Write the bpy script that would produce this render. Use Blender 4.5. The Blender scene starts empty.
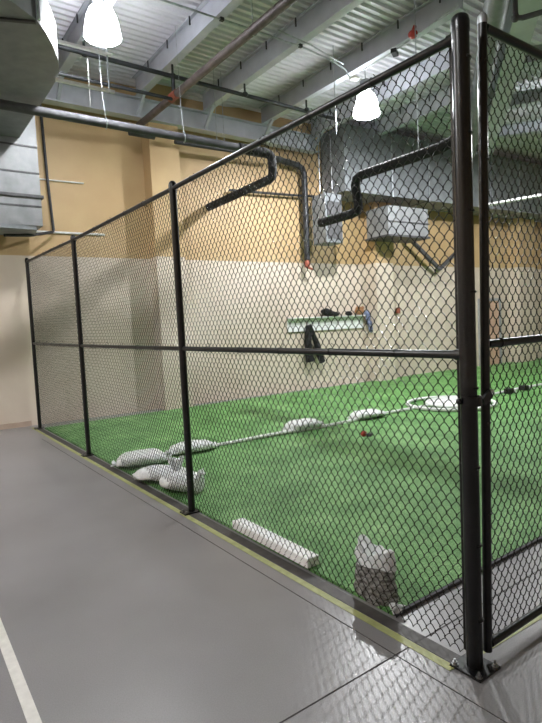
import bpy, bmesh, math, random
import numpy as np
from mathutils import Vector, Matrix, noise
random.seed(7)
PI = math.pi
SC = bpy.context.scene
COL = SC.collection
ORG = {}

# ------------------------------------------------------------------ materials
def lin(c):
    return tuple(((v/255)/12.92 if v/255 <= .04045 else ((v/255+.055)/1.055)**2.4) for v in c)+(1,)

def mat(name, c1, c2=None, scale=6, rough=.6, metal=0, bump=0, bscale=80, r2=None, detail=4, stretch=None, spec=.5, sheen=0, coat=0):
    m = bpy.data.materials.new(name); m.use_nodes = True
    nt = m.node_tree; n = nt.nodes; l = nt.links
    b = n['Principled BSDF']
    tc = n.new('ShaderNodeTexCoord')
    mp = n.new('ShaderNodeMapping'); l.new(tc.outputs['Object'], mp.inputs[0])
    if stretch: mp.inputs['Scale'].default_value = stretch
    nz = n.new('ShaderNodeTexNoise'); nz.inputs['Scale'].default_value = scale; nz.inputs['Detail'].default_value = detail
    l.new(mp.outputs[0], nz.inputs['Vector'])
    rp = n.new('ShaderNodeValToRGB'); l.new(nz.outputs['Fac'], rp.inputs[0])
    rp.color_ramp.elements[0].position = .3; rp.color_ramp.elements[1].position = .7
    rp.color_ramp.elements[0].color = lin(c1); rp.color_ramp.elements[1].color = lin(c2 or c1)
    l.new(rp.outputs[0], b.inputs['Base Color'])
    b.inputs['Roughness'].default_value = rough; b.inputs['Metallic'].default_value = metal
    b.inputs['Specular IOR Level'].default_value = spec
    if sheen:
        b.inputs['Sheen Weight'].default_value = sheen; b.inputs['Sheen Roughness'].default_value = .4
    if coat: b.inputs['Coat Weight'].default_value = coat
    if r2 is not None:
        mr = n.new('ShaderNodeMapRange'); mr.inputs['To Min'].default_value = rough; mr.inputs['To Max'].default_value = r2
        l.new(nz.outputs['Fac'], mr.inputs['Value']); l.new(mr.outputs[0], b.inputs['Roughness'])
    if bump:
        n2 = n.new('ShaderNodeTexNoise'); n2.inputs['Scale'].default_value = bscale; n2.inputs['Detail'].default_value = 3
        l.new(mp.outputs[0], n2.inputs['Vector'])
        bp = n.new('ShaderNodeBump'); bp.inputs['Strength'].default_value = bump; bp.inputs['Distance'].default_value = .01
        l.new(n2.outputs['Fac'], bp.inputs['Height']); l.new(bp.outputs[0], b.inputs['Normal'])
    return m

M = {}
M['black'] = mat('black_vinyl', (9,9,11), (15,15,18), 20, .3, bump=.05, bscale=200)
M['wire'] = mat('black_vinyl_wire', (8,8,9), (16,16,17), 60, .2, spec=.6)
M['galv'] = mat('galvanised_steel', (150,153,158), (196,200,205), 9, .35, .85, r2=.55)
M['duct'] = mat('duct_sheet_metal', (122,124,126), (144,146,148), 5, .45, .45, r2=.6, bump=.15, bscale=4)
M['ductdull'] = mat('dull_duct_metal', (112,116,120), (134,138,142), 5, .55, .35, bump=.1, bscale=4)
M['seam'] = mat('duct_seam', (62,62,64), (84,84,86), 10, .5, .5)
M['beam'] = mat('grey_painted_beam', (172,174,184), (190,192,201), 3, .55, bump=.05)
M['deck'] = mat('pale_deck', (206,203,211), (220,218,225), 1.2, .5)
M['pipe'] = mat('brown_grey_pipe', (70,62,60), (98,88,86), 8, .5, .2)
M['darkpipe'] = mat('dark_steel_pipe', (34,35,38), (50,51,56), 8, .5, .3)
M['greypipe'] = mat('grey_insulated_pipe', (66,66,70), (86,86,90), 6, .75, .2)
M['foam'] = mat('black_pipe_insulation', (10,10,12), (20,20,22), 14, .9, bump=.2, bscale=60)
M['white'] = mat('white_paint', (214,214,212), (232,232,230), 10, .5)
M['red'] = mat('red_paint', (170,52,44), (196,66,54), 20, .5)
M['rust'] = mat('rusty_valve', (120,60,46), (150,80,60), 30, .6)
M['bag'] = mat('white_woven_sack', (214,217,220), (240,241,242), 30, .6, bump=.5, bscale=40, stretch=(1,1,1))
M['whiteboard'] = mat('white_foam_board', (248,248,248), (254,254,254), 20, .5)
M['rope'] = mat('white_tube', (218,220,220), (238,238,238), 30, .5)
M['tape'] = mat('yellow_tape', (150,154,96), (178,182,124), 14, .5)
M['floorwhite'] = mat('white_floor_line', (214,212,206), (232,230,224), 20, .45)
M['joint'] = mat('saw_cut', (58,55,55), (80,76,76), 20, .8)
M['rubber'] = mat('black_rubber', (22,22,22), (38,38,38), 20, .7)
M['base'] = mat('baseboard_vinyl', (176,156,140), (190,170,154), 4, .5)
M['fabric'] = mat('black_fabric', (12,12,14), (26,26,28), 30, .9, bump=.3)
M['leather'] = mat('brown_leather', (150,104,70), (178,128,90), 20, .6)
M['blue'] = mat('blue_grey_fabric', (86,96,128), (112,122,150), 20, .7)
M['shelf'] = mat('pale_board', (226,226,228), (238,238,240), 8, .6)
M['steel'] = mat('zinc_bolt', (150,150,150), (200,200,200), 30, .3, .9)
M['plasticg'] = mat('grey_bag_fill', (66,62,60), (176,174,172), 26, .22, bump=1, bscale=34, stretch=(1,1,2.4))  # pale streaks are highlights of the wrinkled plastic, painted into the colour
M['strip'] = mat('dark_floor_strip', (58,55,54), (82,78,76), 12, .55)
M['door'] = mat('pinkish_door', (196,160,140), (208,172,152), 3, .5)
M['frame'] = mat('grey_door_frame', (150,150,152), (160,160,162), 3, .5)

M['plasticw'] = mat('white_plastic_bag', (228,230,232), (244,245,246), 20, .35, bump=.4, bscale=18)
for k_,w_ in (('plasticw',.6),('bag',.25)):
    b_=M[k_].node_tree.nodes['Principled BSDF']; b_.inputs['Subsurface Weight'].default_value=w_; b_.inputs['Subsurface Scale'].default_value=.03; b_.inputs['Subsurface Radius'].default_value=(1,1,1)
# concrete floor
def concrete():
    m = bpy.data.materials.new('polished_concrete'); m.use_nodes = True
    nt = m.node_tree; n = nt.nodes; l = nt.links; b = n['Principled BSDF']
    tc = n.new('ShaderNodeTexCoord')
    a = n.new('ShaderNodeTexNoise'); a.inputs['Scale'].default_value = .9; a.inputs['Detail'].default_value = 4; a.inputs['Roughness'].default_value=.5
    f = n.new('ShaderNodeTexNoise'); f.inputs['Scale'].default_value = 160; f.inputs['Detail'].default_value = 2
    l.new(tc.outputs['Object'], a.inputs[0]); l.new(tc.outputs['Object'], f.inputs[0])
    r = n.new('ShaderNodeValToRGB'); l.new(a.outputs['Fac'], r.inputs[0])
    r.color_ramp.elements[0].position=.25; r.color_ramp.elements[1].position=.75
    r.color_ramp.elements[0].color = lin((122,120,121)); r.color_ramp.elements[1].color = lin((144,142,143))
    mx = n.new('ShaderNodeMix'); mx.data_type='RGBA'; mx.blend_type='OVERLAY'; mx.inputs[0].default_value=.22
    l.new(r.outputs[0], mx.inputs[6]); l.new(f.outputs['Fac'], mx.inputs[7]); l.new(mx.outputs[2], b.inputs['Base Color'])
    mr = n.new('ShaderNodeMapRange'); mr.inputs['To Min'].default_value=.27; mr.inputs['To Max'].default_value=.4
    l.new(a.outputs['Fac'], mr.inputs['Value']); l.new(mr.outputs[0], b.inputs['Roughness'])
    bp = n.new('ShaderNodeBump'); bp.inputs['Strength'].default_value=.06; bp.inputs['Distance'].default_value=.004
    l.new(f.outputs['Fac'], bp.inputs['Height']); l.new(bp.outputs[0], b.inputs['Normal'])
    return m
M['floor'] = concrete()

def wallmat():
    m = bpy.data.materials.new('two_tone_wall_paint'); m.use_nodes = True
    nt = m.node_tree; n = nt.nodes; l = nt.links; b = n['Principled BSDF']
    g = n.new('ShaderNodeNewGeometry'); s = n.new('ShaderNodeSeparateXYZ'); l.new(g.outputs['Position'], s.inputs[0])
    mt = n.new('ShaderNodeMath'); mt.operation='GREATER_THAN'; mt.inputs[1].default_value = 3.26; l.new(s.outputs['Z'], mt.inputs[0])
    nz = n.new('ShaderNodeTexNoise'); nz.inputs['Scale'].default_value=1.3; nz.inputs['Detail'].default_value=5
    l.new(g.outputs['Position'], nz.inputs[0])
    def ramp(c1,c2):
        r = n.new('ShaderNodeValToRGB'); l.new(nz.outputs['Fac'], r.inputs[0])
        r.color_ramp.elements[0].position=.3; r.color_ramp.elements[1].position=.7
        r.color_ramp.elements[0].color=lin(c1); r.color_ramp.elements[1].color=lin(c2); return r
    lo = ramp((200,185,170),(208,195,180)); hi = ramp((182,153,112),(191,163,121))
    mx = n.new('ShaderNodeMix'); mx.data_type='RGBA'
    l.new(mt.outputs[0], mx.inputs[0]); l.new(lo.outputs[0], mx.inputs[6]); l.new(hi.outputs[0], mx.inputs[7])
    l.new(mx.outputs[2], b.inputs['Base Color']); b.inputs['Roughness'].default_value=.55
    return m
M['wall'] = wallmat()

def turfmat():
    m = bpy.data.materials.new('artificial_turf'); m.use_nodes = True
    nt = m.node_tree; n = nt.nodes; l = nt.links; b = n['Principled BSDF']
    tc = n.new('ShaderNodeTexCoord'); mp = n.new('ShaderNodeMapping'); l.new(tc.outputs['Object'], mp.inputs[0])
    mp.inputs['Scale'].default_value = (1, 1.6, 1)
    f = n.new('ShaderNodeTexNoise'); f.inputs['Scale'].default_value=75; f.inputs['Detail'].default_value=4; f.inputs['Roughness'].default_value=.75
    c = n.new('ShaderNodeTexNoise'); c.inputs['Scale'].default_value=1.7; c.inputs['Detail'].default_value=6; c.inputs['Roughness'].default_value=.65
    l.new(mp.outputs[0], f.inputs[0]); l.new(tc.outputs['Object'], c.inputs[0])
    ad = n.new('ShaderNodeMath'); ad.operation='MULTIPLY_ADD'; ad.inputs[1].default_value=.65
    m2 = n.new('ShaderNodeMath'); m2.operation='MULTIPLY'; m2.inputs[1].default_value=.35
    l.new(c.outputs['Fac'], m2.inputs[0]); l.new(f.outputs['Fac'], ad.inputs[0]); l.new(m2.outputs[0], ad.inputs[2])
    r = n.new('ShaderNodeValToRGB'); l.new(ad.outputs[0], r.inputs[0])
    e = r.color_ramp.elements; e[0].position=.38; e[1].position=.64
    e[0].color=lin((34,84,22)); e[1].color=lin((176,220,150)); k=e.new(.5); k.color=lin((74,144,56))
    l.new(r.outputs[0], b.inputs['Base Color']); b.inputs['Roughness'].default_value=.5
    b.inputs['Sheen Weight'].default_value=.3; b.inputs['Sheen Roughness'].default_value=.35; b.inputs['Sheen Tint'].default_value=lin((190,225,180))
    bp = n.new('ShaderNodeBump'); bp.inputs['Strength'].default_value=.9; bp.inputs['Distance'].default_value=.012
    l.new(f.outputs['Fac'], bp.inputs['Height']); l.new(bp.outputs[0], b.inputs['Normal'])
    return m
M['turf'] = turfmat()

def emis(name, c, s):
    m = bpy.data.materials.new(name); m.use_nodes = True
    b = m.node_tree.nodes['Principled BSDF']; b.inputs['Base Color'].default_value = lin((230,230,230))
    nz = m.node_tree.nodes.new('ShaderNodeTexNoise'); nz.inputs['Scale'].default_value = 20
    mr = m.node_tree.nodes.new('ShaderNodeMapRange'); mr.inputs['To Min'].default_value=s*.9; mr.inputs['To Max'].default_value=s*1.1
    m.node_tree.links.new(nz.outputs['Fac'], mr.inputs['Value']); m.node_tree.links.new(mr.outputs[0], b.inputs['Emission Strength'])
    b.inputs['Emission Color'].default_value = c; return m
M['glow'] = emis('glowing_acrylic_shade', (.93,.97,1,1), 24)

# ------------------------------------------------------------------ mesh helpers
class MB:
    def __init__(s): s.b = bmesh.new()
    def box(s, c, d, rz=0, mx=None):
        g = bmesh.ops.create_cube(s.b, size=1)['verts']
        m = Matrix.Translation(c) @ (mx if mx is not None else Matrix.Rotation(rz,4,'Z')) @ Matrix.Diagonal((*d,1))
        bmesh.ops.transform(s.b, matrix=m, verts=g); return s
    def bar(s, p, q, w, h):                       # rectangular bar from p to q
        p=Vector(p); q=Vector(q); d=q-p
        rot = d.to_track_quat('X','Z').to_matrix().to_4x4()
        return s.box((p+q)/2, (d.length,w,h), mx=rot)
    def ring(s, c, ax1, ax2, r, n):
        return [s.b.verts.new(c+ax1*(r*math.cos(2*PI*i/n))+ax2*(r*math.sin(2*PI*i/n))) for i in range(n)]
    def tube(s, pts, r, n=12, cap=True, closed=False):
        pts=[Vector(p) for p in pts]; N=len(pts)
        rs = r if isinstance(r,(list,tuple)) else [r]*N
        rings=[]; prev=None
        for i,p in enumerate(pts):
            if closed: t=(pts[(i+1)%N]-pts[i-1])
            else: t=(pts[min(i+1,N-1)]-pts[max(i-1,0)])
            t.normalize()
            if prev is None:
                up=Vector((0,0,1)) if abs(t.z)<.9 else Vector((1,0,0)); a=t.cross(up).normalized()
            else: a=(prev-t*prev.dot(t)).normalized()
            prev=a; rings.append(s.ring(p,a,t.cross(a).normalized(),rs[i],n))
        for i in range(N if closed else N-1):
            A,B=rings[i],rings[(i+1)%N]
            for k in range(n): s.b.faces.new((A[k],A[(k+1)%n],B[(k+1)%n],B[k]))
        if cap and not closed:
            s.b.faces.new(rings[0][::-1]); s.b.faces.new(rings[-1])
        return s
    def lathe(s, prof, c, n=32):
        c=Vector(c); rings=[[s.b.verts.new(c+Vector((r*math.cos(2*PI*i/n),r*math.sin(2*PI*i/n),z))) for i in range(n)] for r,z in prof]
        for A,B in zip(rings,rings[1:]):
            for k in range(n): s.b.faces.new((A[k],A[(k+1)%n],B[(k+1)%n],B[k]))
        return s
    def prism(s, poly, z0, z1):
        a=[s.b.verts.new((x,y,z0)) for x,y in poly]; b=[s.b.verts.new((x,y,z1)) for x,y in poly]
        s.b.faces.new(a[::-1]); s.b.faces.new(b)
        for i in range(len(poly)): j=(i+1)%len(poly); s.b.faces.new((a[i],a[j],b[j],b[i]))
        return s
    def sphere(s, c, d, rz=0, u=16, v=10):
        g=bmesh.ops.create_uvsphere(s.b,u_segments=u,v_segments=v,radius=.5)['verts']
        bmesh.ops.transform(s.b,matrix=Matrix.Translation(c)@Matrix.Rotation(rz,4,'Z')@Matrix.Diagonal((*d,1)),verts=g); return s
    def rough(s, amp, f, seed=0):
        for v in s.b.verts:
            v.co += Vector(noise.noise_vector(v.co*f+Vector((seed,seed*2,0))))*amp
        return s
    def build(s, name, m, parent=None, smooth=True, bevel=0):
        bmesh.ops.recalc_face_normals(s.b, faces=s.b.faces)
        vs=[v.co for v in s.b.verts]
        if parent is None:
            o=Vector(((min(v.x for v in vs)+max(v.x for v in vs))/2,(min(v.y for v in vs)+max(v.y for v in vs))/2,min(v.z for v in vs)))
        else: o=ORG[parent]
        bmesh.ops.translate(s.b, verts=s.b.verts, vec=-o)
        me=bpy.data.meshes.new(name); s.b.to_mesh(me); s.b.free()
        if smooth:
            for p in me.polygons: p.use_smooth=True
        ob=link(name, me, m, parent, o)
        if bevel:
            b=ob.modifiers.new('b','BEVEL'); b.width=bevel; b.segments=2
        if smooth: autosmooth(me)
        return ob
def autosmooth(me):
    # mark sharp edges by angle
    b=bmesh.new(); b.from_mesh(me)
    for e in b.edges:
        if len(e.link_faces)==2 and e.calc_face_angle(0)>.7: e.smooth=False
    b.to_mesh(me); b.free()
def link(name, me, m, parent, o):
    me.materials.append(M[m] if isinstance(m,str) else m)
    ob=bpy.data.objects.new(name, me); COL.objects.link(ob)
    if parent is None: ob.location=o
    else: ob.parent=parent
    ORG[ob]=Vector(o); return ob
def empty(name, loc, label, cat, group=None):
    o=bpy.data.objects.new(name,None); COL.objects.link(o); o.location=loc; o.empty_display_size=.2
    ORG[o]=Vector(loc); return tag(o,label,cat,group)
def tag(o,label,cat,group=None):
    o['label']=label; o['category']=cat
    if group: o['group']=group
    return o
def struct(o): o['kind']='structure'; return o
def copy_thing(o, loc, label, group=None):
    def rec(x, par):
        c=x.copy(); COL.objects.link(c); c.parent=par
        for ch in x.children: rec(ch,c)
        return c
    c=rec(o,None); c.location=loc; c['label']=label
    if group: c['group']=group
    return c

# back wall frame: s along the wall, d out into the room
ux=Vector((.99865,-.052,0)).normalized(); un=Vector((ux.y,-ux.x,0))
def W(s,d,z): return Vector((0,9.57,0))+ux*s+un*d+Vector((0,0,z))
WR=math.atan2(ux.y,ux.x)

# ------------------------------------------------------------------ the room
struct(MB().box((6,1.4,-.1),(26,17.4,.2)).build('floor','floor',smooth=False))
struct(MB().box(W(6,-.1,3.5),(26,.2,7.4),WR).build('wall_back','wall',smooth=False))
struct(MB().box((-7,1.4,3.5),(.2,17.4,7.2)).build('wall_left','wall',smooth=False))
struct(MB().box((18.6,1.4,3.5),(.2,17.4,7.2)).build('wall_right','wall',smooth=False))
struct(MB().box((6,-7.2,3.5),(26,.2,7.2)).build('wall_front','wall',smooth=False))
# corrugated steel deck, ribs along X
mb=MB(); ys=[]; y=-7.1; pitch=.155
while y<9.7:
    ys += [(y,6.80),(y+.055,6.80),(y+.075,6.845),(y+.135,6.845)]; y+=pitch
prev=None
for (yy,z) in ys:
    a=mb.b.verts.new((-6.9,yy,z)); b=mb.b.verts.new((18.5,yy,z))
    if prev: mb.b.faces.new((prev[0],prev[1],b,a))
    prev=(a,b)
struct(mb.build('ceiling','deck',smooth=False))
# pillars on the back wall
for i,(s,w) in enumerate(((2.53,.66),(8.78,.66),(15.4,.9))):
    struct(MB().box(W(s+w/2,.2,3.4),(w,.42,6.8),WR).build('trim_%d'%(i+1),'wall',smooth=False,bevel=.01))
struct(MB().box(W(-3.4,.012,.05),(6.7,.02,.1),WR).build('baseboard_back','base',smooth=False))
# saw cuts in the concrete
struct(MB().box((1.2,.325,.0012),(14,.006,.002)).build('trim_4','joint',smooth=False))
struct(MB().box((-.22,1.5,.0012),(.004,13,.002)).build('trim_5','joint',smooth=False))
# door on the back wall, mostly behind the gate post
struct(MB().box(W(14.25,.03,1.08),(.95,.05,2.15),WR).build('door_1','door',smooth=False))
struct(MB().box(W(13.72,.04,1.1),(.09,.09,2.2),WR).box(W(14.78,.04,1.1),(.09,.09,2.2),WR).box(W(14.25,.04,2.2),(1.15,.09,.09),WR).build('trim_6','frame',smooth=False))

# turf
struct(MB().box((9.3,4.78,.011),(18.5,8.4,.022)).build('floor_turf','turf',smooth=False))
tag(MB().bar((.06,.565,.012),(18,.565,.012),.022,.02).build('turf_edging','greypipe',smooth=False),'grey edge strip along the near end of the green turf','edging')

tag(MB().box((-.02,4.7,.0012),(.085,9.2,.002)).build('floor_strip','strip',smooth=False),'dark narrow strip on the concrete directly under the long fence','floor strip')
# tape and painted line
tag(MB().prism([(-.118,.075),(-.118,9.3),(-.068,9.3),(-.068,.105),(1.9,.022),(1.9,-.028),(.0,.05)],.001,.0025).build('floor_tape','tape',smooth=False),'yellow tape on the concrete outside the fence, turning the corner at the big post','floor tape')
tag(MB().prism([(-1.86,-3),(-1.81,-3),(-1.775,2.4),(-1.775,8.0),(-1.83,8.0),(-1.83,2.4)],.001,.0025).build('painted_floor_line','floorwhite',smooth=False),'white line painted on the grey concrete, at the lower left','floor line')

# ------------------------------------------------------------------ chain link
PU=.0298; PD=.0395; WRAD=.0025
def chain(u0,u1,z0,z1,f):
    """vertices/faces of a chain-link sheet; f(u,t,z) maps into the world"""
    nw=int(round((u1-u0)/PU)); p=(u1-u0)/nw; nz=int((z1-z0)/PD)
    V=[];F=[]; base=0; ns=4; t=.0036; e=.0016
    for k in range(nw):
        pts=[]
        for j in range(nz+1):
            right=((j+k)%2==0)
            ua=u0+(k+1)*p+e if right else u0+k*p-e
            z=z0+j*PD
            if 0<j<nz: pts.append((ua,-(t if right else -t)*.5,z-.0065)); pts.append((ua,(t if right else -t)*.5,z+.0065))
            else: pts.append((ua,0,z))
            if j<nz:
                ub=u0+k*p-e if right else u0+(k+1)*p+e
                s=t if right else -t
                for q in (.32,.68): pts.append((ua+(ub-ua)*q,s,z+PD*q))
        # cut ends stand up a little
        P=np.array(pts); T=np.zeros_like(P); T[1:-1]=P[2:]-P[:-2]; T[0]=P[1]-P[0]; T[-1]=P[-1]-P[-2]
        T/=np.linalg.norm(T,axis=1)[:,None]
        A=np.cross(T,np.array([0,1,0])); A/=np.linalg.norm(A,axis=1)[:,None]; B=np.cross(T,A)
        R=[P+WRAD*(A*math.cos(2*PI*(i+.5)/ns)+B*math.sin(2*PI*(i+.5)/ns)) for i in range(ns)]
        R=np.stack(R,1).reshape(-1,3); V.append(R); n=len(P)
        i=np.arange(n-1)[:,None]*ns; c=np.arange(ns)[None,:]; d=(c+1)%ns
        F.append(np.stack([i+c,i+d,i+ns+d,i+ns+c],-1).reshape(-1,4)+base); base+=n*ns
    V=np.concatenate(V);F=np.concatenate(F)
    W_=np.stack(f(V[:,0],V[:,1],V[:,2]),-1); return W_,F
def chain_obj(name,args,f,parent):
    V,F=chain(*args,f); V=V-np.array(ORG[parent])
    me=bpy.data.meshes.new(name); me.vertices.add(len(V)); me.vertices.foreach_set('co',V.astype(np.float32).ravel())
    me.loops.add(F.size); me.loops.foreach_set('vertex_index',F.astype(np.int32).ravel())
    me.polygons.add(len(F)); me.polygons.foreach_set('loop_start',np.arange(0,F.size,4,dtype=np.int32))
    me.polygons.foreach_set('use_smooth',np.ones(len(F),bool))
    me.update(calc_edges=True); me.validate()
    return link(name,me,'wire',parent,ORG[parent])

FH=3.06; XM=.034
fence=empty('chain_link_fence',(0,0,0),'long black chain link fence panel run from the thick corner post to the far wall','fence')
posts=[3.0,6.15,9.11]
cp=MB().tube([(0,0,.008),(0,0,FH-.02)],.039,32).build('corner_post','black',fence)
MB().lathe([(.0,FH+.016),(.025,FH+.013),(.037,FH+.002),(.042,FH-.02),(.042,FH-.06)],(0,0,0),32).build('post_cap','black',cp)
bp=MB().box((0,0,.007),(.17,.17,.012)).build('base_plate','black',cp,smooth=False,bevel=.002)
for sx in (-1,1):
    for sy in (-1,1):
        x,y=sx*.066,sy*.066
        MB().lathe([(0,.04),(.006,.04),(.006,.027),(.0125,.027),(.0125,.016),(.018,.016),(.018,.0125)],(x,y,0),6).build('bolt','steel',cp,smooth=False)
cp.location=(-.002,.012,0)
for i,Y in enumerate(posts):
    h=2.99*float(np.interp(Y,[0,3,6.15,9.11],[1,1.003,1.013,1.035]))+.02
    p=MB().tube([(0,Y,.008),(0,Y,h)],.033,20).build('line_post','black',fence)
    MB().lathe([(0,h+.045),(.02,h+.04),(.034,h+.02),(.038,h),(.038,h-.045)],(0,Y,0),20).build('post_cap','black',p)
    MB().box((-.02,Y,.007),(.16,.12,.012)).build('base_plate','black',p,smooth=False,bevel=.002)
    for s in (-1,1): MB().lathe([(0,.03),(.011,.03),(.011,.0125)],(-.075,Y+s*.04,0),6).build('bolt','steel',p,smooth=False)
def TOP(y): return float(np.interp(y,[0,3,6.15,9.11],[1,1.003,1.013,1.035]))
seg=[(.05,posts[0]),(posts[0],posts[1]),(posts[1],posts[2])]
ZT=2.985; ZM=1.537
for a,b in seg:
    r0=.033 if a>1 else 0
    MB().tube([(0,a+r0,ZT*TOP(a)),(0,b-.033,ZT*TOP(b))],.021,16).build('top_rail','black',fence)
    MB().tube([(0,a+r0,ZM*TOP(a)),(0,b-.033,ZM*TOP(b))],.021,16).build('middle_rail','black',fence)
    ch=chain_obj('chain_link_mesh',(a+.04 if a<1 else a+.02,b-.005,.012,3.045),lambda u,t,z:(XM-t,u,z*np.interp(u,[0,3,6.15,9.11],[1,1.003,1.013,1.035])),fence)
# tension bar and brace bands beside the corner post
MB().box((XM,.088,1.53),(.006,.016,2.98)).build('tension_bar','black',fence,smooth=False)
for z in (.25,.62,1.0,1.38,1.83,2.2,2.55,2.88):
    MB().tube([(.041*math.cos(a)-.002,.012+.041*math.sin(a),z) for a in np.linspace(-1.9,1.3,12)]+[(XM+.006,.09,z)],.006,6).lathe([(.0,.012),(.009,.012),(.009,-.012),(0,-.012)],(XM+.004,.062,z),6).build('brace_band','black',fence)
for z in (ZT,ZM): MB().tube([(0,.04,z),(0,.075,z)],.027,16).build('rail_end_cup','black',fence)
# tie wires
def tie(x0,y,z,parent,along='Y',r=.0235):
    pts=[]
    for a in np.linspace(-2.2,2.2,9):
        if along=='Y': pts.append((x0-r*math.cos(a)+.0,y+a*.002,z+r*math.sin(a)))
    pts=[(XM+.008,y-.006,z-.03)]+pts+[(XM+.008,y+.008,z+.036),(XM-.012,y+.016,z+.052)]
    MB().tube(pts,.0024,5).build('tie_wire','black',parent)
y=.45
while y<9:
    if min(abs(y-p) for p in posts)>.12:
        tie(0,y,ZM*TOP(y),fence); tie(0,y+.1,ZT*TOP(y+.1),fence)
    y+=.52
def ptie(Y,z):
    pts=[(.036*math.cos(a),Y+.036*math.sin(a),z+a*.003) for a in np.linspace(.5,2*PI-.5,12)]
    pts=[(XM+.008,Y+.03,z)]+pts+[(XM+.008,Y-.035,z+.01)]
    MB().tube(pts,.0025,5).build('tie_wire','black',fence)
for Y in posts:
    for z in (.3,.75,1.2,1.9,2.35,2.8): ptie(Y,z)

# gate
gate=empty('chain_link_gate',(.12,0,.05),'black framed chain link gate hung on the thick corner post, at the right','gate')
GX0,GX1=.09,1.38
SH=.0205
st=MB().tube([(GX0,0,.055),(GX0+SH*3.1,0,3.10)],.0215,20).build('gate_stile','black',gate)
MB().lathe([(0,3.125),(.012,3.121),(.020,3.11),(.0235,3.095),(.0235,3.07)],(GX0+SH*3.1,0,0),20).build('stile_cap','galv',st)
MB().tube([(GX1,0,.055),(GX1+SH*3.1,0,3.10)],.0215,20).build('gate_stile','black',gate)
for z in (3.06,1.58,.085): MB().tube([(GX0+.02+SH*z,0,z),(GX1-.02+SH*z,0,z)],.021,16).build('gate_rail','black',gate)
for z in (1.58,): MB().tube([(GX0+.12+SH*z,0,z),(GX0+.145+SH*z,0,z)],.025,16).build('rail_sleeve','black',gate)
chain_obj('chain_link_mesh',(GX0+.022,GX1-.02,.07,3.10),lambda u,t,z:(u+SH*z,.026+t,z),gate)
for z in (.3,.75,1.2,1.3,1.95,2.45,2.9):
    MB().tube([(GX0+SH*z+.023*math.cos(a),.023*math.sin(a),z) for a in np.linspace(-2.2,1.4,10)]+[(GX0+SH*z+.04,.03,z)],.004,6).sphere((GX0+SH*z+.045,.02,z),(.018,.02,.018)).build('brace_band','black',gate)
for z in (1.32,):
    h=MB().lathe([(.044,-.022),(.049,-.022),(.049,.022),(.044,.022)],(0,0,z),28).bar((.05,-.03,z-.01),(.105,-.035,z+.028),.014,.04).build('hinge','black',gate)
    MB().sphere((.112,-.036,z+.036),(.03,.022,.022)).build('hinge_bolt','steel',h)
    MB().sphere((-.052,.03,z),(.03,.03,.03)).build('hinge_nut','black',h)

# ------------------------------------------------------------------ sacks
def sack_bm(mb, L, Wd, H, seed, droop=.0):
    nu,nv=36,28; rings=[]
    for i in range(nu+1):
        u=i/nu; a=abs(2*u-1)
        k=(1-a**3.2)**.55 if a<1 else 0
        tail=.16*math.exp(-((1-a)/.05)**2)
        w=max(Wd/2*max(k,0)*(1-.0*a), .0)+ .02 + tail*Wd*.5
        h=H/2*max(k,0)**.8+.008+tail*H*.1
        zc=h+.004 if a<.93 else h+.012
        zc=H*.5*max(k,0)**.8+.02
        r=[]
        for j in range(nv):
            t=2*PI*j/nv; c,s=math.cos(t),math.sin(t)
            yy=w*math.copysign(abs(c)**.8,c); zz=h*math.copysign(abs(s)**.85,s)
            if s<0: zz*=.95
            p=Vector(((u-.5)*L,yy,max(.004,zc+zz)))
            r.append(p)
        rings.append(r)
    vr=[]
    for i,r in enumerate(rings):
        a=abs(2*i/nu-1)
        row=[]
        for p in r:
            q=p*1.0; n=noise.noise_vector(Vector((p.x*9,p.y*14,p.z*14+seed)))*.016
            w2=math.sin(math.atan2(p.z-.06,p.y)*9+seed)*.006*(a**2)
            q+=n+Vector((0,w2,w2*.6)); q.z=max(q.z,.003); row.append(mb.b.verts.new(q))
        vr.append(row)
    for A,B in zip(vr,vr[1:]):
        for k in range(nv): mb.b.faces.new((A[k],A[(k+1)%nv],B[(k+1)%nv],B[k]))
    mb.b.faces.new(vr[0][::-1]); mb.b.faces.new(vr[-1])
def tuft_bm(mb, p, d, l, r, seed):
    """gathered neck that flares out, from p in direction d"""
    p=Vector(p); d=Vector(d).normalized(); up=Vector((0,0,1)) if abs(d.z)<.9 else Vector((1,0,0))
    a=d.cross(up).normalized(); b=d.cross(a); nv=20; rows=[]
    prof=[(-.25,1.1),(0,.32),(.12,.28),(.35,.6),(.7,.95),(1,1.15)]
    for q,w in prof:
        row=[]
        for j in range(nv):
            t=2*PI*j/nv; f=1+.28*math.sin(t*5+seed)*max(q,0)+.12*math.sin(t*8)
            row.append(mb.b.verts.new(p+d*(l*q*(1+.15*math.sin(t*3+seed)))+(a*math.cos(t)+b*math.sin(t)*.6)*r*w*f))
        rows.append(row)
    for A,B in zip(rows,rows[1:]):
        for k in range(nv): mb.b.faces.new((A[k],A[(k+1)%nv],B[(k+1)%nv],B[k]))
    c=mb.b.verts.new(p+d*l*.8)
    for k in range(nv): mb.b.faces.new((rows[-1][k],rows[-1][(k+1)%nv],c))
ZF=.022
def sandbag(x,y,rz,L,Wd,H,label,seed,z=ZF,tilt=0,tufts=None,group=None):
    r=empty('sandbag',(x,y,z),label,'sandbag',group); r.rotation_euler=(0,tilt,rz); ORG[r]=Vector((0,0,0))
    m=MB(); sack_bm(m,L,Wd,H,seed); m.build('sack','bag',r)
    for (p,d,l,rr) in (tufts if tufts is not None else [((-L/2+.015,0,.035),(-1,.1,.25),.07,.05),((L/2-.015,0,.035),(1,-.1,.2),.07,.05)]):
        m=MB(); tuft_bm(m,p,d,l,rr,seed); m.build('tied_end','bag',r)
    return r
G='white sandbags'
sandbag(.33,5.00,-.30,.64,.42,.14,'white sandbag lying farthest left, lengthwise, behind the heap at the fence',1.3,group=G)
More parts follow.
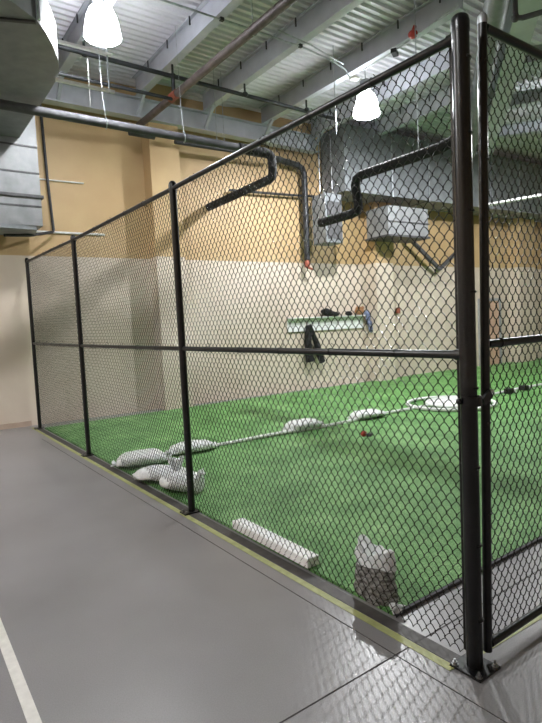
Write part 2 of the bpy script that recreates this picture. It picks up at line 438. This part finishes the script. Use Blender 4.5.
sandbag(.20,4.12,-.95,.66,.32,.13,'white sandbag in the middle of the heap at the fence, right of the leftmost bag',2.7,tufts=[((-.3,0,.04),(-1,.1,.2),.05,.04)])
sandbag(.21,3.62,-1.2,.50,.32,.17,'bulging white sandbag with knotted ends sticking up, left of the second nearest post',4.1,tufts=[((-.10,.05,.14),(-.25,.1,1),.17,.085),((.17,.06,.12),(.5,.3,.9),.1,.055)])
sandbag(1.10,5.12,-.10,.64,.34,.115,'white sandbag on the tube just behind the second nearest fence post',5.5,group=G)
sandbag(3.12,5.15,-.12,.64,.34,.13,'white sandbag on the tube in mid turf, second from the ring',6.2,group=G)
sandbag(4.47,5.05,-.12,.66,.34,.115,'white sandbag on the tube nearest the white ring',7.4,group=G)
# white tube
pts=[]
for i in range(120):
    x=.6+i*(16-.6)/119; y=5.13-.03*(x-.6)*.9+.04*math.sin(x*1.3); pts.append((x,y if x<7 else y,ZF+.025+.008*math.sin(x*3)))
tag(MB().tube(pts,.03,8).build('white_tube','rope'),'thin white tube running across the turf through the row of sandbags','tube')
# ring
rg=empty('inflatable_ring',(6.62,4.95,ZF),'large flat white ring lying on the turf behind the corner post','ring')
def circ(cx,cy,r,z,n=64): return [(cx+r*math.cos(2*PI*i/n),cy+r*math.sin(2*PI*i/n),z) for i in range(n)]
MB().tube(circ(6.47,4.80,.80,ZF+.035),.035,12,closed=True).build('outer_tube','rope',rg)
MB().tube(circ(6.62,4.76,.56,ZF+.032),.032,12,closed=True).build('inner_tube','rope',rg)
MB().lathe([(0,.03),(.3,.035),(.54,.03),(.56,.02)],(6.62,4.76,ZF),48).build('cover_sheet','whiteboard',rg)
# black weights
for x,y,lab in ((8.42,4.76,'black block weight on the white tube, just right of the gate stile'),(9.05,4.76,'black block weight on the white tube nearest the right edge')):
    w=empty('block_weight',(x,y,ZF),lab,'weight')
    MB().box((x,y,ZF+.055),(.15,.14,.11)).build('block','rubber',w,smooth=False,bevel=.015)
    MB().tube([(x-.05,y,ZF+.10),(x-.04,y,ZF+.135),(x+.04,y,ZF+.135),(x+.05,y,ZF+.10)],.01,8).build('handle','rubber',w)
    MB().box((x+.14,y-.02,ZF+.05),(.09,.14,.09),.2).build('sleeve','rope',w,smooth=False,bevel=.02)
# small red item
r=empty('small_toy',(3.38,4.03,ZF),'tiny red and black item lying on the turf in mid cage','toy')
MB().sphere((3.36,4.05,ZF+.045),(.1,.08,.08)).rough(.01,12).build('red_body','red',r)
MB().box((3.42,3.99,ZF+.025),(.09,.07,.04),.4).build('black_base','rubber',r,smooth=False,bevel=.008)
# long white foam block
fb=MB()
fb.bar((.085,1.33,ZF+.035),(.09,2.33,ZF+.035),.11,.07)
tag(fb.build('foam_block','whiteboard',smooth=False,bevel=.006),'long white foam block on the turf edge against the fence','foam block')
# upright plastic bag
pbx,pby=.12,.775
pb=empty('plastic_bag',(pbx,pby,.0),'upright grey plastic bag of sand with crumpled white top, beside the fence near the corner','plastic bag')
def pbag(zs,ws,top=False):
    m=MB(); nv=40; rows=[]
    for z,w in zip(zs,ws):
        row=[]
        for j in range(nv):
            t=2*PI*j/nv; c,s=math.cos(t),math.sin(t)
            X=.075*w*math.copysign(abs(c)**.75,c); Y=.145*w*math.copysign(abs(s)**.75,s)
            ff=1
            p=Vector((X,Y,z)); nn=noise.noise_vector(Vector((X*11,Y*11,z*26)))*(.014 if not top else .022)
            p+=nn
            if z<=.004: p.z=.003
            row.append(m.b.verts.new(p+Vector((pbx,pby,0))))
        rows.append(row)
    for A,B in zip(rows,rows[1:]):
        for k in range(nv): m.b.faces.new((A[k],A[(k+1)%nv],B[(k+1)%nv],B[k]))
    return m,rows
m,rows=pbag([.003,.018,.045,.07,.1,.125,.15,.175,.2,.22,.24],[.93,1.05,1.08,1.05,1.03,1.02,.98,.97,.96,.92,.9])
m.b.faces.new(rows[0][::-1]); m.b.faces.new(rows[-1]); m.build('filled_sack','plasticg',pb)
m,rows=pbag([.225,.25,.265,.285,.30],[.99,1.0,.9,.86,.9],True)
for i,row in enumerate(rows):
    for v in row:
        dy=(v.co.y-pby)
        v.co.z += (i/4)*(.07*max(0,abs(dy)/.12-.35)) + (0.01*math.sin(dy*70) if i>1 else 0)
c=m.b.verts.new((pbx,pby,.25)); 
for k in range(40): m.b.faces.new((rows[-1][k],rows[-1][(k+1)%40],c))
m.build('open_top','plasticw',pb)
m=MB(); tuft_bm(m,(pbx-.03,pby-.13,.035),(-.2,-1,.1),.09,.035,3); m.build('knotted_corner','plasticw',pb)

# ------------------------------------------------------------------ coat shelf on the back wall
sh=empty('coat_shelf',W(7.3,.1,1.5),'long pale coat rack board fixed to the back wall inside the cage','shelf')
MB().box(W(7.3,.03,1.68),(2.55,.03,.34),WR).build('back_board','shelf',sh,smooth=False,bevel=.005)
MB().box(W(7.3,.10,1.855),(2.55,.16,.02),WR).build('shelf_top','shelf',sh,smooth=False,bevel=.004)
for i in range(9):
    s=6.15+i*.29; MB().tube([W(s,.04,1.66),W(s,.1,1.64),W(s,.12,1.68)],.008,6).build('hook','steel',sh)
m=MB().sphere(W(7.22,.15,1.98),(.34,.22,.2),WR).sphere(W(7.45,.16,1.93),(.34,.2,.12),WR).rough(.03,8,1)
tag(m.build('cap','fabric'),'black cap on the coat shelf, the left one','cap')
tag(MB().sphere(W(7.98,.14,1.92),(.2,.18,.12),WR).rough(.02,9,2).build('cap','fabric'),'small black cap on the coat shelf beside the brown glove','cap')
g=empty('baseball_glove',W(8.35,.14,1.87),'brown leather glove on the right end of the coat shelf','glove')
MB().sphere(W(8.36,.14,1.98),(.3,.18,.2),WR).rough(.02,8,3).build('palm','leather',g)
for k in range(5): MB().tube([W(8.26+k*.05,.16,1.98),W(8.2+k*.06,.2,2.05+.01*k),W(8.22+k*.06,.23,2.1-.012*k)],[.03,.028,.018],8).build('finger','leather',g)
m=MB(); prev=None
bl=[(8.62,1.93),(8.66,1.8),(8.7,1.66),(8.74,1.5)]
for i,(s,z) in enumerate(bl):
    m.sphere(W(s,.16,z-.03),(.17-.01*i,.12,.2),WR)
m.rough(.02,9,4)
tag(m.build('hanging_cloth','blue'),'blue grey cloth hanging over the right end of the coat shelf','cloth')
jk=empty('black_jacket',W(6.72,.1,.62),'black garment hanging in two strands from a hook on the coat rack','jacket')
def strand(p,r,seed):
    m=MB(); m.tube([W(*q) for q in p],r,10); m.rough(.025,7,seed); return m
strand([(6.62,.12,1.66),(6.6,.12,1.45),(6.58,.13,1.2),(6.6,.13,.95),(6.62,.14,.72)],[.05,.09,.09,.11,.12],1).build('left_strand','fabric',jk)
strand([(6.66,.12,1.66),(6.78,.12,1.4),(6.86,.13,1.15),(6.92,.13,.9),(7.02,.14,.68)],[.05,.07,.08,.09,.08],2).build('right_strand','fabric',jk)

# small wall items
tag(MB().box(W(9.95,.04,1.95),(.14,.06,.16),WR).build('alarm_box','rust',smooth=False,bevel=.01),'small red alarm box on the far wall right of the second pillar','alarm')
for (s,z) in ((.75,4.72),(1.0,4.08)):
    pass
tag(MB().tube([W(.2,.03,4.72),W(1.25,.03,4.72)],.014,8).build('wall_conduit','white'),'short white conduit on the tan wall, upper one by the left metal duct','conduit')
tag(MB().tube([W(-.2,.03,3.72),W(1.6,.03,3.72)],.022,8).build('wall_conduit','white'),'white conduit on the tan wall just above the far end of the fence','conduit')

# ------------------------------------------------------------------ beams
def ibeam(p,q,d,w,name,label,group=None):
    p=Vector(p);q=Vector(q); dirv=(q-p).normalized(); side=Vector((dirv.y,-dirv.x,0))
    t=empty(name,(p+q)/2,label,'beam',group); z=Vector((0,0,1))
    MB().bar(p+z*(.01),q+z*(.01),w,.02).build('bottom_flange','beam',t,smooth=False)
    MB().bar(p+z*(d-.01),q+z*(d-.01),w,.02).build('top_flange','beam',t,smooth=False)
    MB().bar(p+z*d/2,q+z*d/2,.02,d-.04).build('web','beam',t,smooth=False)
    return t
BX=[(.74,-6.9,'grey roof beam running to the left lamp'),(2.29,-6.9,'grey roof beam between the left lamp and the brown pipe'),(3.82,-6.9,'grey roof beam immediately right of the brown pipe'),(5.37,3.6,'grey roof beam passing above the right lamp'),(6.9,4.9,'grey roof beam seen through the mesh right of the lamp inside the cage'),(8.4,5.9,'grey roof beam deep in the cage, farthest right of the row'),(-.8,-6.9,'grey roof beam above the big curved duct')]
for x,y0,lab in BX:
    t=ibeam((x,y0,6.4),(x,9.0,6.4),.4,.15,'roof_beam',lab,'roof beams')
    MB().bar((x-.02,8.95,6.05),(x-.02,8.55,6.4),.06,.06).build('knee_brace','beam',t,smooth=False)
    for k in range(6):
        yy=8.2-k*.85
        if yy>y0: MB().box((x-.08,yy,6.72),(.02,.02,.14)).build('clip','darkpipe',t,smooth=False)
g=empty('girder',(.4,9.0,6.0),'deep blue grey girder running along the top of the back wall','girder')
for c,d,n in (((.4,9.0,6.01),(13.2,.22,.025),'bottom_flange'),((.4,9.0,6.385),(13.2,.22,.025),'top_flange'),((.4,9.0,6.2),(13.2,.03,.36),'web')):
    MB().box(c,d).build(n,'beam',g,smooth=False)
# skewed beam, its duct and joists on the right
u=Vector((.8,.6,0)); v=Vector((.6,-.8,0))
P0=Vector((5.35,2.93,0))
def Q(a,b,z): return P0+u*a+v*b+Vector((0,0,z))
DB=ibeam(Q(-2,.36,6.1),Q(7.6,.36,6.1),.42,.36,'diagonal_beam','wide pale diagonal roof beam behind the gap between post and gate')
pass
tag(MB().tube([Q(-2.5,-.08,6.2),Q(7.6,-.08,6.2)],.18,24).build('round_duct','ductdull'),'dark round duct running diagonally beside the wide pale beam','duct')
for i,(a,lab) in enumerate(((2.6,'grey roof joist over the gate, the nearest one'),(4.7,'grey roof joist over the gate, second in depth'),(6.8,'grey roof joist over the gate, farthest in depth'))):
    ibeam(Q(a,.6,6.3),Q(a,9,6.3),.28,.2,'roof_joist',lab,'roof joists over the gate')
b=tag(MB().tube([(4.81,2.45,6.8),(4.79,2.44,5.62),(4.80,2.42,5.56),(4.83,2.36,5.54),(5.5,.9,5.54)],.035,12).sphere((4.79,2.44,5.56),(.1,.1,.1)).build('steam_pipe','greypipe'),'grey elbow pipe dropping from the ceiling above the gate','pipe')

# ------------------------------------------------------------------ pipes
def pipe(name,pts,r,m,label,cat='pipe',n=14): return tag(MB().tube(pts,r,n).build(name,m),label,cat)
pp=empty('sprinkler_pipe',(2.35,6,5.9),'thick brown sprinkler pipe running from the back wall towards the camera','pipe')
MB().tube([(2.28,8.95,5.86),(2.33,3.0,5.86),(2.36,-5,5.86)],.068,16).build('pipe_run','pipe',pp)
MB().tube([(2.29,7.5,5.86),(2.29,7.24,5.86)],.075,16).build('coupling','rust',pp)
MB().tube([(2.29,7.37,5.9),(2.29,7.37,6.16)],.035,12).build('riser','darkpipe',pp)
MB().tube([(2.33,4.9,5.8),(2.33,4.9,6.8)],.008,6).build('hanger_rod','galv',pp)
MB().tube([(2.33+.062*math.cos(a),4.9,5.86+.062*math.sin(a)) for a in np.linspace(0,2*PI,16)],.009,6).build('clevis','galv',pp)
bpipe=empty('branch_pipe',(3,7.37,6.2),'dark branch pipe crossing under the roof beams near the ceiling','pipe')
MB().tube([(-1.5,7.30,6.2),(6.4,7.45,6.2)],.038,12).build('pipe_run','darkpipe',bpipe)
for x in (.74,2.29,3.82,5.37): MB().tube([(x,7.37+.0,6.2),(x,7.37,6.4)],.02,6).sphere((x,7.36,6.2),(.12,.1,.1)).build('hanger','darkpipe',bpipe)
pipe('branch_pipe',[(.3,7.37,5.8),(2.25,7.37,5.8)],.03,'darkpipe','short dark pipe meeting the brown pipe left of its rusty coupling')
PY0=6.9
mp=empty('main_pipe',(3,PY0,4.98),'large grey horizontal pipe passing under the curved duct, in front of the upper back wall','pipe')
MB().tube([(-4,PY0-.02,4.98),(1,PY0,4.98),(3.3,PY0,4.98)],.068,18).build('pipe_run','greypipe',mp)
for x in (.85,2.2):
    MB().tube([(x+.078*math.cos(a)*.2,PY0+.078*math.cos(a),4.98+.078*math.sin(a)) for a in np.linspace(0,2*PI,18)],.009,6).tube([(x,PY0,5.05),(x-.03,PY0,5.4),(x-.05,PY0,6.8)],.004,6).build('hanger_strap','galv',mp)
pipe('lower_pipe',[(2.95,8.75,5.58),(5.6,8.7,5.6)],.045,'darkpipe','dark pipe just under the large grey pipe, right of the first pillar')
tag(MB().tube([(1.98,8.75,5.62),(2.5,8.75,5.62)],.07,12).build('pipe_stub','darkpipe'),'short dark pipe stub against the wall beside the first pillar','pipe')
# vertical drop on the left
pipe('gas_pipe',[W(.52,.10,6.4),W(.56,.10,4.6),W(.60,.10,3.74),W(.56,.15,3.7),W(.1,.5,3.56),W(-.35,.75,3.50)],.027,'darkpipe','dark gas pipe running down the tan wall beside the left duct and under it')
# black insulated loops
pipe('insulated_pipe',[(3.98,9.3,4.45),(4,6.95,4.5),(4,6.86,4.54),(4,6.83,4.62),(4,6.84,4.86),(3.97,6.86,4.93),(3.88,6.88,4.97),(3.31,6.9,4.98)],.085,'foam','black insulated pipe loop reaching the wall left of centre, behind the mesh')
pipe('insulated_pipe',[(4.95,6.6,3.68),(4.95,5.72,3.69),(4.97,5.62,3.72),(5,5.6,3.8),(5,5.66,4.2),(5,5.62,4.3),(5,5.5,4.34),(5,3.8,4.33),(5,3.58,4.36),(5,3.45,4.44),(5,3.4,4.6),(5,3.4,4.78),(5.06,3.44,4.88),(8.38,5.70,6.36)],.085,'foam','thick black insulated pipe bending twice in front of the shiny duct box')
tag(MB().tube([W(5.7,.25,5.7),W(6.4,.25,5.62),W(6.55,.25,5.55),W(6.6,.25,5.4),W(6.58,.25,3.3)],.075,14).build('drop_pipe','darkpipe'),'dark vertical pipe coming down the back wall left of the coat rack','pipe')
v_=empty('hose_valve',W(6.56,.25,3.05),'rusty red valve at the bottom end of the dark vertical wall pipe','valve')
MB().sphere(W(6.57,.25,3.2),(.16,.16,.22)).build('valve_body','rust',v_); MB().tube([W(6.47,.3,3.14),W(6.7,.3,3.06)],.03,8).build('valve_handle','rust',v_)
pipe('thin_pipe',[W(4.5,.15,4.86),W(6.2,.15,4.9),W(7.8,.15,4.96)],.03,'darkpipe','thin dark pipe running level across the tan wall behind the mesh')
# electrical conduit to the inner lamp
cd=empty('electrical_conduit',(4,5.65,6.38),'thin grey electrical conduit curving to the right lamp','conduit')
MB().tube([(-.5,5.7,6.36),(2.6,5.65,6.36),(3.8,5.66,6.36),(4.6,5.72,6.34),(5.0,5.8,6.31),(5.2,5.88,6.2)],.014,8).build('conduit_run','galv',cd)
MB().tube([(3.2,5.45,6.36),(4.0,5.55,6.36),(4.9,5.75,6.36)],.012,8).build('conduit_run','galv',cd)
MB().lathe([(0,.0),(.08,.0),(.09,.03),(.05,.06),(0,.06)],(5.12,5.7,6.12),18).build('junction_box','white',cd)
for x in (2.29,3.82): MB().box((x,5.65,6.36),(.06,.05,.05)).build('clamp','darkpipe',cd,smooth=False)
# fixtures near the red alarm
tag(MB().sphere((5.2,4.42,6.36),(.16,.16,.13)).tube([(5.2,4.42,6.4),(5.25,4.42,6.5)],.03,8).build('red_valve','red'),'small red fitting under the roof beam left of the corner post top','valve')
tag(MB().box((5.3,4.9,6.3),(.2,.1,.07),.5).build('cable_box','darkpipe',smooth=False,bevel=.01),'small dark box under the roof beam left of the red fitting','box')
pipe('cable_tray',[(5.25,5.6,6.28),(5.26,4.9,6.3),(5.22,4.4,6.32),(5.1,3.5,6.34)],.012,'galv','thin wire run under the roof beam towards the red fitting','cable')
pipe('white_pipe',[(7.9,5.0,3.94),(10.38,5.0,4.41)],.035,'white','sloping white pipe seen through the top of the gate')
# V struts on the far wall
vs=empty('wall_bracket',W(11.6,.3,3.2),'grey V shaped pair of struts on the far wall left of the corner post','bracket')
MB().bar(W(10.3,.25,4.0),W(11.55,.25,3.15),.08,.1).build('strut','greypipe',vs,smooth=False)
MB().bar(W(11.55,.25,3.15),W(12.7,.25,3.9),.08,.1).build('strut','greypipe',vs,smooth=False)
# thin hanging rods
for i,(x,y,lab) in enumerate(((3.45,7.9,'thin hanging rod from the roof, left of a close pair'),(3.62,7.9,'thin hanging rod from the roof, right one of a close pair'))):
    tag(MB().tube([(x,y,5.4),(x,y,6.8)],.007,6).build('hanger_rod','galv'),lab,'rod')
for x,y,z,lab in ((4.35,3.7,4.2,'thin rod hanging from the roof just left of the corner post'),(4.9,6.0,5.2,'thin rod hanging from the roof left of the right lamp')):
    tag(MB().tube([(x,y,z),(x,y,6.8)],.008,6).build('hanger_rod','galv'),lab,'rod')

# ------------------------------------------------------------------ ducts
# big curved duct, upper left
out=[(-.08,8.6),(-.08,6.4),(-.085,6.1),(-.11,5.85),(-.20,5.54),(-.34,5.22),(-.48,4.97),(-.62,4.77),(-.92,4.54),(-1.5,4.1),(-2.6,3.3)]
inn=[(-3.6,4.5),(-2.0,5.7),(-1.55,6.2),(-1.4,6.7),(-1.4,8.6)]
bd=empty('curved_duct',(-.6,6,5.12),'huge sheet metal duct elbow with curved bright side, top left','duct')
MB().prism(out+inn,5.12,5.56).build('duct_body','duct',bd,smooth=True)
def seam(p,q,w=.05):
    return MB().bar((*p,5.112),(*q,5.112),w,.025)
seam((-.62,4.80),(-2.3,5.45),.05).build('seam','seam',bd,smooth=False)
MB().bar((-.60,4.76,5.12),(-.60,4.76,5.56),.03,.03).build('seam','galv',bd,smooth=False)
MB().bar((-.085,6.5,5.12),(-.085,6.5,5.56),.03,.03).build('seam','galv',bd,smooth=False)
tp=empty('trapeze_hanger',(.2,6,5.08),'pale strut hanger with rods carrying the big curved duct','hanger')
MB().bar((-.12,6.0,5.085),(.67,6.0,5.085),.04,.04).build('lower_strut','white',tp,smooth=False)
pipe_=MB().tube([(.60,6.0,5.05),(.60,6.0,6.8)],.012,8).build('rod','galv',tp)
MB().bar((-1.6,6.0,5.585),(.67,6.0,5.585),.04,.04).build('upper_strut','white',tp,smooth=False)
tag(MB().tube([(.42,6.3,4.95),(.42,6.3,5.6)],.004,6).build('loose_strap','white'),'thin pale strap hanging loosely below the left lamp','strap')
# shiny stepped duct box at left wall
ab=empty('air_handler_duct',(-1.2,8.95,3.6),'shiny metal air duct box on the left part of the back wall','duct')
body=MB().box((-1.75,8.95,4.6),(3.9,.75,1.9)).build('duct_body','duct',ab,smooth=False)
for z in (5.0,4.55,3.98): MB().box((-1.75,8.57,z),(3.9,.02,.025)).build('seam','seam',ab,smooth=False)
MB().box((-1.75,8.95,4.15),(3.98,.82,.05)).build('standing_flange','seam',ab,smooth=False)
MB().prism([(-3.7,8.35),(.1,8.6),(.2,9.3),(-3.7,9.3)],3.58,3.65).build('bottom_pan','ductdull',ab,smooth=False)
# duct box and bulkhead right of centre
db=empty('duct_box',W(10.4,.6,3.85),'shiny rectangular duct box high on the wall right of centre','duct')
MB().box((9.2,8.3,4.25),(1.5,.8,.75),WR).build('duct_body','duct',db,smooth=False,bevel=.01)
MB().box((9.2,7.89,4.22),(1.52,.02,.03),WR).build('seam','seam',db,smooth=False)
MB().box((9.2,8.3,3.86),(1.58,.86,.05),WR).build('flange','seam',db,smooth=False)
dd=empty('upper_duct',(12.3,8.35,4.9),'long dull grey duct along the top of the far wall inside the cage','duct')
MB().box((12.2,8.35,5.7),(10.0,.9,1.6),WR).build('duct_body','ductdull',dd,smooth=False)
for x in (8.8,10.2,11.6,13,14.4,15.8): MB().box((x,8.35-.052*(x-12.2),5.7),(.03,.96,1.66),WR).build('standing_seam','galv',dd,smooth=False)
uh=empty('unit_heater',(7.1,8.6,3.7),'dark grey boxy heater unit hanging left of the shiny duct box','heater')
MB().box((6.95,8.6,4.25),(.55,.5,1.2)).build('casing','ductdull',uh,smooth=False,bevel=.02)
MB().box((6.95,8.34,4.2),(.45,.03,.9)).build('grille','seam',uh,smooth=False)
for x in (6.75,7.15): MB().tube([(x,8.6,4.85),(x,8.6,6.78)],.01,6).build('hanger_rod','galv',uh)

# ------------------------------------------------------------------ lamps
def lamp_thing(x,y,z,label):
    t=empty('high_bay_lamp',(x,y,z-.28),label,'lamp','high bay lamps')
    MB().lathe([(.245,-.20),(.258,-.19),(.25,-.13),(.232,-.02),(.205,.09),(.165,.18),(.11,.235),(.06,.285)],(x,y,z),36).build('lamp_shade','glow',t)
    MB().lathe([(0,.46),(.09,.46),(.11,.44),(.11,.30),(.06,.28),(0,.28)],(x,y,z),24).build('ballast_housing','ductdull',t)
    MB().tube([(x,y,z+.45),(x,y,6.8)],.012,8).build('hanger_rod','galv',t)
    return t
PW=430
def lightat(x,y,z,w):
    l=bpy.data.lights.new('lamp_bulb','POINT'); l.energy=w; l.color=(.97,.985,1); l.shadow_soft_size=.07
    o=bpy.data.objects.new('lamp_bulb',l); COL.objects.link(o); o.location=(x,y,z-.16)
L0=lamp_thing(.62,6.17,6.08,'glowing white high bay lamp next to the big curved duct, the left one')
lightat(.62,6.17,6.08,PW*.48)
LY=4.0
extra=[(5.74,6.02,5.9,'glowing white high bay lamp seen through the mesh just under the top rail',PW*2.0),
 (10.9,LY,6.0,'glowing white high bay lamp beyond the right edge of the picture, over the far turf',PW*1.9),
 (-4.6,6.2,6.0,'glowing white high bay lamp, out of the picture to the left',PW*1.2),
 (-4.6,.6,6.0,'glowing white high bay lamp, out of the picture behind on the left',PW*.65)]
for x,y,z,lab,w in extra:
    copy_thing(L0,(x,y,z-.28),lab); lightat(x,y,z,w)

wd=bpy.data.worlds.new('World'); SC.world=wd; wd.use_nodes=True
wd.node_tree.nodes['Background'].inputs[0].default_value=(.5,.55,.6,1); wd.node_tree.nodes['Background'].inputs[1].default_value=.3

# ------------------------------------------------------------------ camera
R=Matrix(((0.8100231398673803,-0.584402934531992,-0.04832931811837117),(-0.07931520828330321,-0.027529753534145034,-0.9964693725375233),(0.5810091312659094,0.8109964998572715,-0.06865177787128184)))
cam=bpy.data.cameras.new('Camera'); co=bpy.data.objects.new('Camera',cam); COL.objects.link(co)
rot=Matrix((R[0],-R[1],-R[2])).transposed().to_4x4()
co.matrix_world=Matrix.Translation((-2.21688,-1.49009,1.72333))@rot
cam.sensor_fit='VERTICAL'; cam.sensor_height=36; cam.lens=535.1/723*36; cam.clip_start=.05
SC.camera=co
SC.view_settings.view_transform='Standard'; SC.view_settings.look='None'; SC.view_settings.gamma=1
SC.view_settings.use_curve_mapping=False; SC.view_settings.exposure=.15
